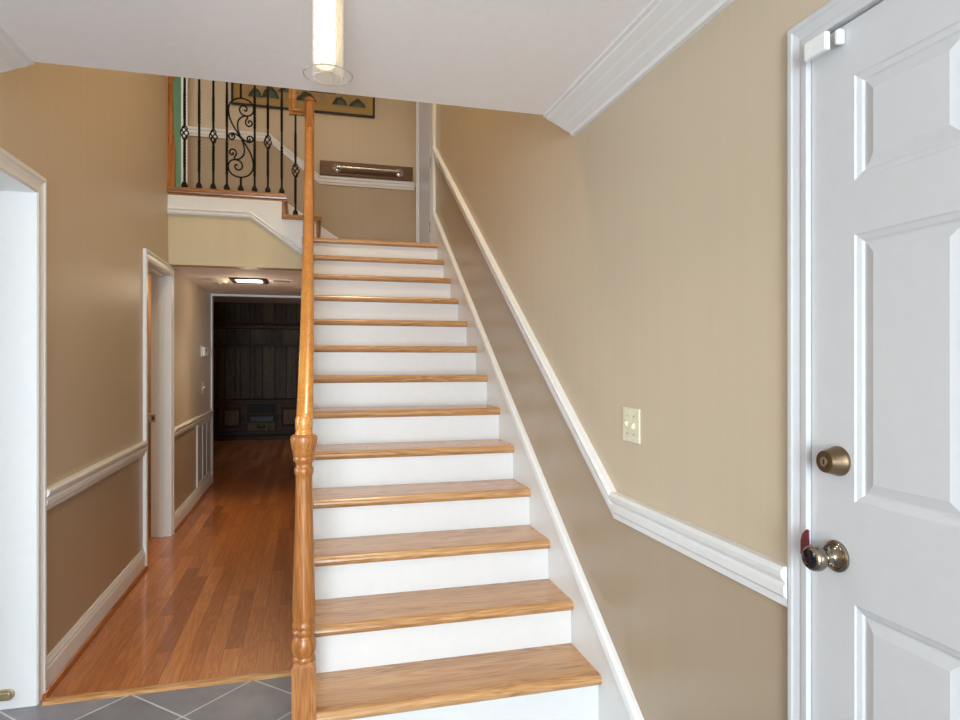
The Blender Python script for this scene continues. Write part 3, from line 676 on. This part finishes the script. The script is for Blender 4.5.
def hill(xc, zb, w, hh, m, yy=YW-.0145, seed=0):
    rr = random.Random(seed); P = []
    for i in range(13):
        t = i/12; P.append((xc-w/2+w*t, zb+hh*(math.sin(math.pi*t)**.8)*(1+.12*rr.uniform(-1, 1))))
    mb.prism(P, 'Y', yy, yy+.0008, m)
for i, (xc, zb, w, hh) in enumerate(((-.50, 3.895, .13, .09), (-.36, 3.90, .16, .12), (-.03, 3.905, .20, .09), (.29, 3.90, .15, .085), (.46, 3.897, .17, .075), (-.2, 3.97, .2, .05), (.13, 4.0, .26, .07), (-.52, 4.05, .2, .12), (.4, 4.08, .22, .1))):
    hill(xc, zb, w, hh, 'hill1', seed=i); hill(xc+.01, zb+.001, w*.62, hh*.62, 'hill2', YW-.0155, seed=i+20)
mb.build('picture', pa)

# ------------------------------------------------------------------ switches and small fittings
sw = thing('switch_plate', 'ivory double light switch on the right wall above the chair rail', 'light switch', (XR, 1.966, 1.157))
MB().box(XR-.007, XR, 1.908, 2.024, 1.099, 1.215, 'ivory').build('cover_plate', sw, bevel=.004, seg=3)
for y, s_ in ((1.943, -1), (1.989, 1)):
    mb = MB().prism([(XR-.007, 1.157-.011), (XR-.007, 1.157+.011), (XR-.018, 1.157+.006*s_+.006), (XR-.018, 1.157+.006*s_-.004)], 'Y', y-.005, y+.005, 'ivory')
    mb.build('toggle', sw)
    for z in (1.127, 1.187): MB().lathe([(-.006, .0035), (-.0082, .0030)], (XR, y, z), 'steel', 'X', 10).build('screw', sw)
jp = thing('bolt_plate', 'rounded brass plate low on the white jamb at the left edge', 'bolt plate', (-1.16, O1[1], .06))
rr_ = [(-1.146+.022*math.cos(a), .058+.022*math.sin(a)) for a in [math.pi/2-i*math.pi/10 for i in range(11)]]+[(-1.185+.022*math.cos(a), .058+.022*math.sin(a)) for a in [-math.pi/2-i*math.pi/10 for i in range(11)]]
MB().prism(rr_, 'Y', O1[1]-.010, O1[1]-.002, 'brass').build('plate', jp, bevel=.003, seg=3)
MB().prism([(-1.143, .046), (-1.137, .052), (-1.137, .064), (-1.143, .070), (-1.188, .070), (-1.194, .064), (-1.194, .052), (-1.188, .046)], 'Y', O1[1]-.016, O1[1]-.0102, 'brass').build('raised_face', jp, bevel=.003, seg=3)
stp = thing('strike_plate', 'small brass strike plate on the hall doorway jamb', 'strike plate', (-1.178, O2[1], .93))
MB().box(-1.194, -1.162, O2[1]-.004, O2[1]-.0015, .90, .958, 'brass').build('plate', stp, bevel=.001)
MB().box(-1.185, -1.172, O2[1]-.0052, O2[1]-.004, .916, .942, 'black').build('latch_hole', stp)
th = thing('thermostat', 'white thermostat on the hall wall above the light switch', 'thermostat', (XL, 7.17, 1.48))
MB().box(XL, XL+.012, 7.02, 7.30, 1.42, 1.53, 'plastic').box(XL+.012, XL+.034, 7.06, 7.26, 1.43, 1.52, 'plastic').build('case', th, bevel=.004)
MB().box(XL+.034, XL+.036, 7.09, 7.2, 1.47, 1.505, 'grey').build('display', th)
hs = thing('switch_plate', 'white light switch on the hall wall below the thermostat', 'light switch', (XL, 7.15, 1.10))
MB().box(XL, XL+.006, 7.09, 7.21, 1.04, 1.165, 'ivory').build('cover_plate', hs, bevel=.003)
MB().prism([(XL+.006, 1.09), (XL+.006, 1.115), (XL+.02, 1.12), (XL+.02, 1.108)], 'Y', 7.14, 7.16, 'ivory').build('toggle', hs)
gr = thing('air_grille', 'tall return air grille in the hall wall below the chair rail', 'air grille', (XL, 7.2, .14))
MB().box(XL, XL+.012, 6.76, 6.80, .14, .757, 'white').box(XL, XL+.012, 7.63, 7.69, .14, .757, 'white').box(XL, XL+.012, 6.80, 7.63, .72, .757, 'white').box(XL, XL+.012, 6.80, 7.63, .14, .18, 'white').build('frame', gr, bevel=.002)
mb = MB().box(XL, XL+.002, 6.80, 7.63, .18, .72, 'grey')
for i in range(26):
    y = 6.815+i*.0315; mb.prism([(XL+.002, y), (XL+.010, y+.012), (XL+.010, y+.015), (XL+.002, y+.004)], 'Z', .18, .72, 'grey')
mb.build('louvers', gr)
for y in (7.08, 7.35): MB().box(XL+.002, XL+.013, y-.012, y+.012, .18, .72, 'white').build('mullion', gr)
# hall ceiling fittings
cl = thing('ceiling_light', 'lit rectangular ceiling light in the hall', 'ceiling light', (-.54, 6.34, 2.13))
mb = MB(); pl3 = lambda a, b, hh: (a, b, 2.13-hh)
mb.miter([(0, 0), (0, .012), (.035, .016), (.05, .006), (.05, 0)][::-1], [(-.655, 6.22), (-.655, 6.47), (-.425, 6.47), (-.425, 6.22)], 'darkframe', pl3, 0, closed=True)
mb.build('frame', cl, label='bronze frame')
MB().box(-.655, -.425, 6.22, 6.47, 2.122, 2.13, 'lamp').build('diffuser', cl, label='glowing diffuser')
sd = thing('smoke_detector', 'cream smoke detector left of the hall ceiling light', 'smoke detector', (-.80, 6.4, 2.13))
MB().lathe([(2.13, .075), (2.118, .075), (2.114, .070), (2.100, .066), (2.096, .055), (2.095, .0)], (-.80, 6.36, 0), 'ivory', seg=36, cap=False).build('housing', sd)
MB().lathe([(2.0955, .018), (2.088, .016), (2.087, .0)], (-.80, 6.36, 0), 'ivory', seg=20, cap=False).build('grille_cap', sd)
rv = thing('ceiling_vent', 'flat grey vent right of the hall ceiling light', 'vent', (-.25, 6.3, 2.13))
mb = MB(); mb.miter([(0, 0), (0, .006), (.02, .008), (.025, 0)][::-1], [(-.325, 6.25), (-.325, 6.36), (-.175, 6.36), (-.175, 6.25)], 'ceil', pl3, 0, closed=True); mb.build('frame', rv)
mb = MB()
for i in range(6): mb.box(-.325, -.175, 6.256+i*.018, 6.266+i*.018, 2.122, 2.13, 'grey')
mb.build('slats', rv)

# ------------------------------------------------------------------ den built-in
ca = thing('media_cabinet', 'dark wood built-in media cabinet along the den back wall', 'cabinet', (-.8, 12.2, 0))
CF, CB = 11.98, 12.393
MB().box(-1.62, .9, CF-.02, CB, .67, .70, 'denc').build('countertop', ca, bevel=.006)
mb = MB().box(-1.60, .88, CF+.02, CB, .14, .67, 'dengap')
mb.box(-1.60, .88, CF, CF+.02, .63, .67, 'denc').box(-1.60, .88, CF, CF+.02, .10, .15, 'denc')
for x0, x1 in ((-1.60, -1.53), (-1.09, -1.055), (-.575, -.55), (-.05, .0), (.5, .56), (.84, .88)): mb.box(x0, x1, CF, CF+.02, .15, .63, 'denc')
mb.build('carcass', ca)
MB().box(-1.62, .9, CF-.03, CB, .0, .06, 'denc').box(-1.60, .88, CF+.0, CB, .06, .10, 'dengap').build('plinth', ca, bevel=.004)
def cab_door(x0, x1, z0, z1, m, hx):
    o = MB().box(x0, x0+.07, CF-.018, CF, z0, z1, 'denc').box(x1-.07, x1, CF-.018, CF, z0, z1, 'denc').box(x0+.07, x1-.07, CF-.018, CF, z0, z0+.07, 'denc').box(x0+.07, x1-.07, CF-.018, CF, z1-.07, z1, 'denc').build('door', ca, bevel=.004)
    MB().box(x0+.07, x1-.07, CF-.006, CF-.001, z0+.07, z1-.07, 'dengap').box(x0+.105, x1-.105, CF-.016, CF-.006, z0+.105, z1-.105, m).build('raised_panel', o, bevel=.006)
    MB().tube(catmull([(hx, CF-.018, (z0+z1)/2-.05), (hx, CF-.045, (z0+z1)/2-.03), (hx, CF-.045, (z0+z1)/2+.03), (hx, CF-.018, (z0+z1)/2+.05)], 4), .006, 'iron', 8).build('handle', o)
cab_door(-1.53, -1.09, .155, .625, 'dend', -1.115); cab_door(-.55, -.05, .155, .625, 'dend', -.525)
cab_door(.0, .5, .155, .625, 'dend', .475)
MB().box(-1.055, -.575, CF+.0, CF+.35, .435, .455, 'denc').build('shelf', ca)
dr = MB().box(-1.045, -.585, CF-.018, CF+.015, .155, .30, 'den2').build('drawer', ca, bevel=.004)
MB().tube(catmull([(-.875, CF-.018, .245), (-.865, CF-.04, .225), (-.815, CF-.042, .215), (-.765, CF-.04, .225), (-.755, CF-.018, .245)], 4), .008, 'iron', 8).build('pull', dr)
MB().box(-1.055, -.575, CF+.0, CF+.35, .30, .318, 'denc').build('shelf', ca)
vp = thing('media_player', 'black media player on the lower shelf of the den cabinet', 'media player', (-.80, CF+.1, .32))
MB().box(-1.0, -.62, CF+.01, CF+.018, .325, .40, 'black').box(-1.0, -.62, CF+.0181, CF+.019, .32, .40, 'black').build('body', vp, bevel=.004)
mb = MB(); mb.box(-.93, -.80, CF+.004, CF+.0098, .368, .378, 'dengap').build('display', vp)
sh = thing('wall_shelf_unit', 'dark shelf with three compartments high on the den panelling', 'shelf unit', (-.8, 12.2, 1.66))
mb = MB().box(-1.65, .9, 12.1, 12.39, 1.655, 1.68, 'denc').box(-1.65, .9, 12.1, 12.39, 1.965, 2.0, 'denc')
for x in (-1.65, -1.05, -.52, .05, .87): mb.box(x, x+.025, 12.1, 12.39, 1.68, 1.965, 'denc')
mb.build('case', sh, bevel=.003)
mb = MB().box(-1.65, .9, 12.37, 12.392, 1.68, 1.965, 'den2'); mb.build('back_panel', sh)
MB().shear([(0, 0), (.03, .0), (.05, .03), (.07, .04), (.07, .055), (0, .055)], [(-1.66, 12.12, 2.02), (.91, 12.12, 2.02)], 'denc', (0, -1, 0), 'X').box(-1.65, .9, 12.12, 12.39, 2.0, 2.075, 'denc').build('cornice', sh)
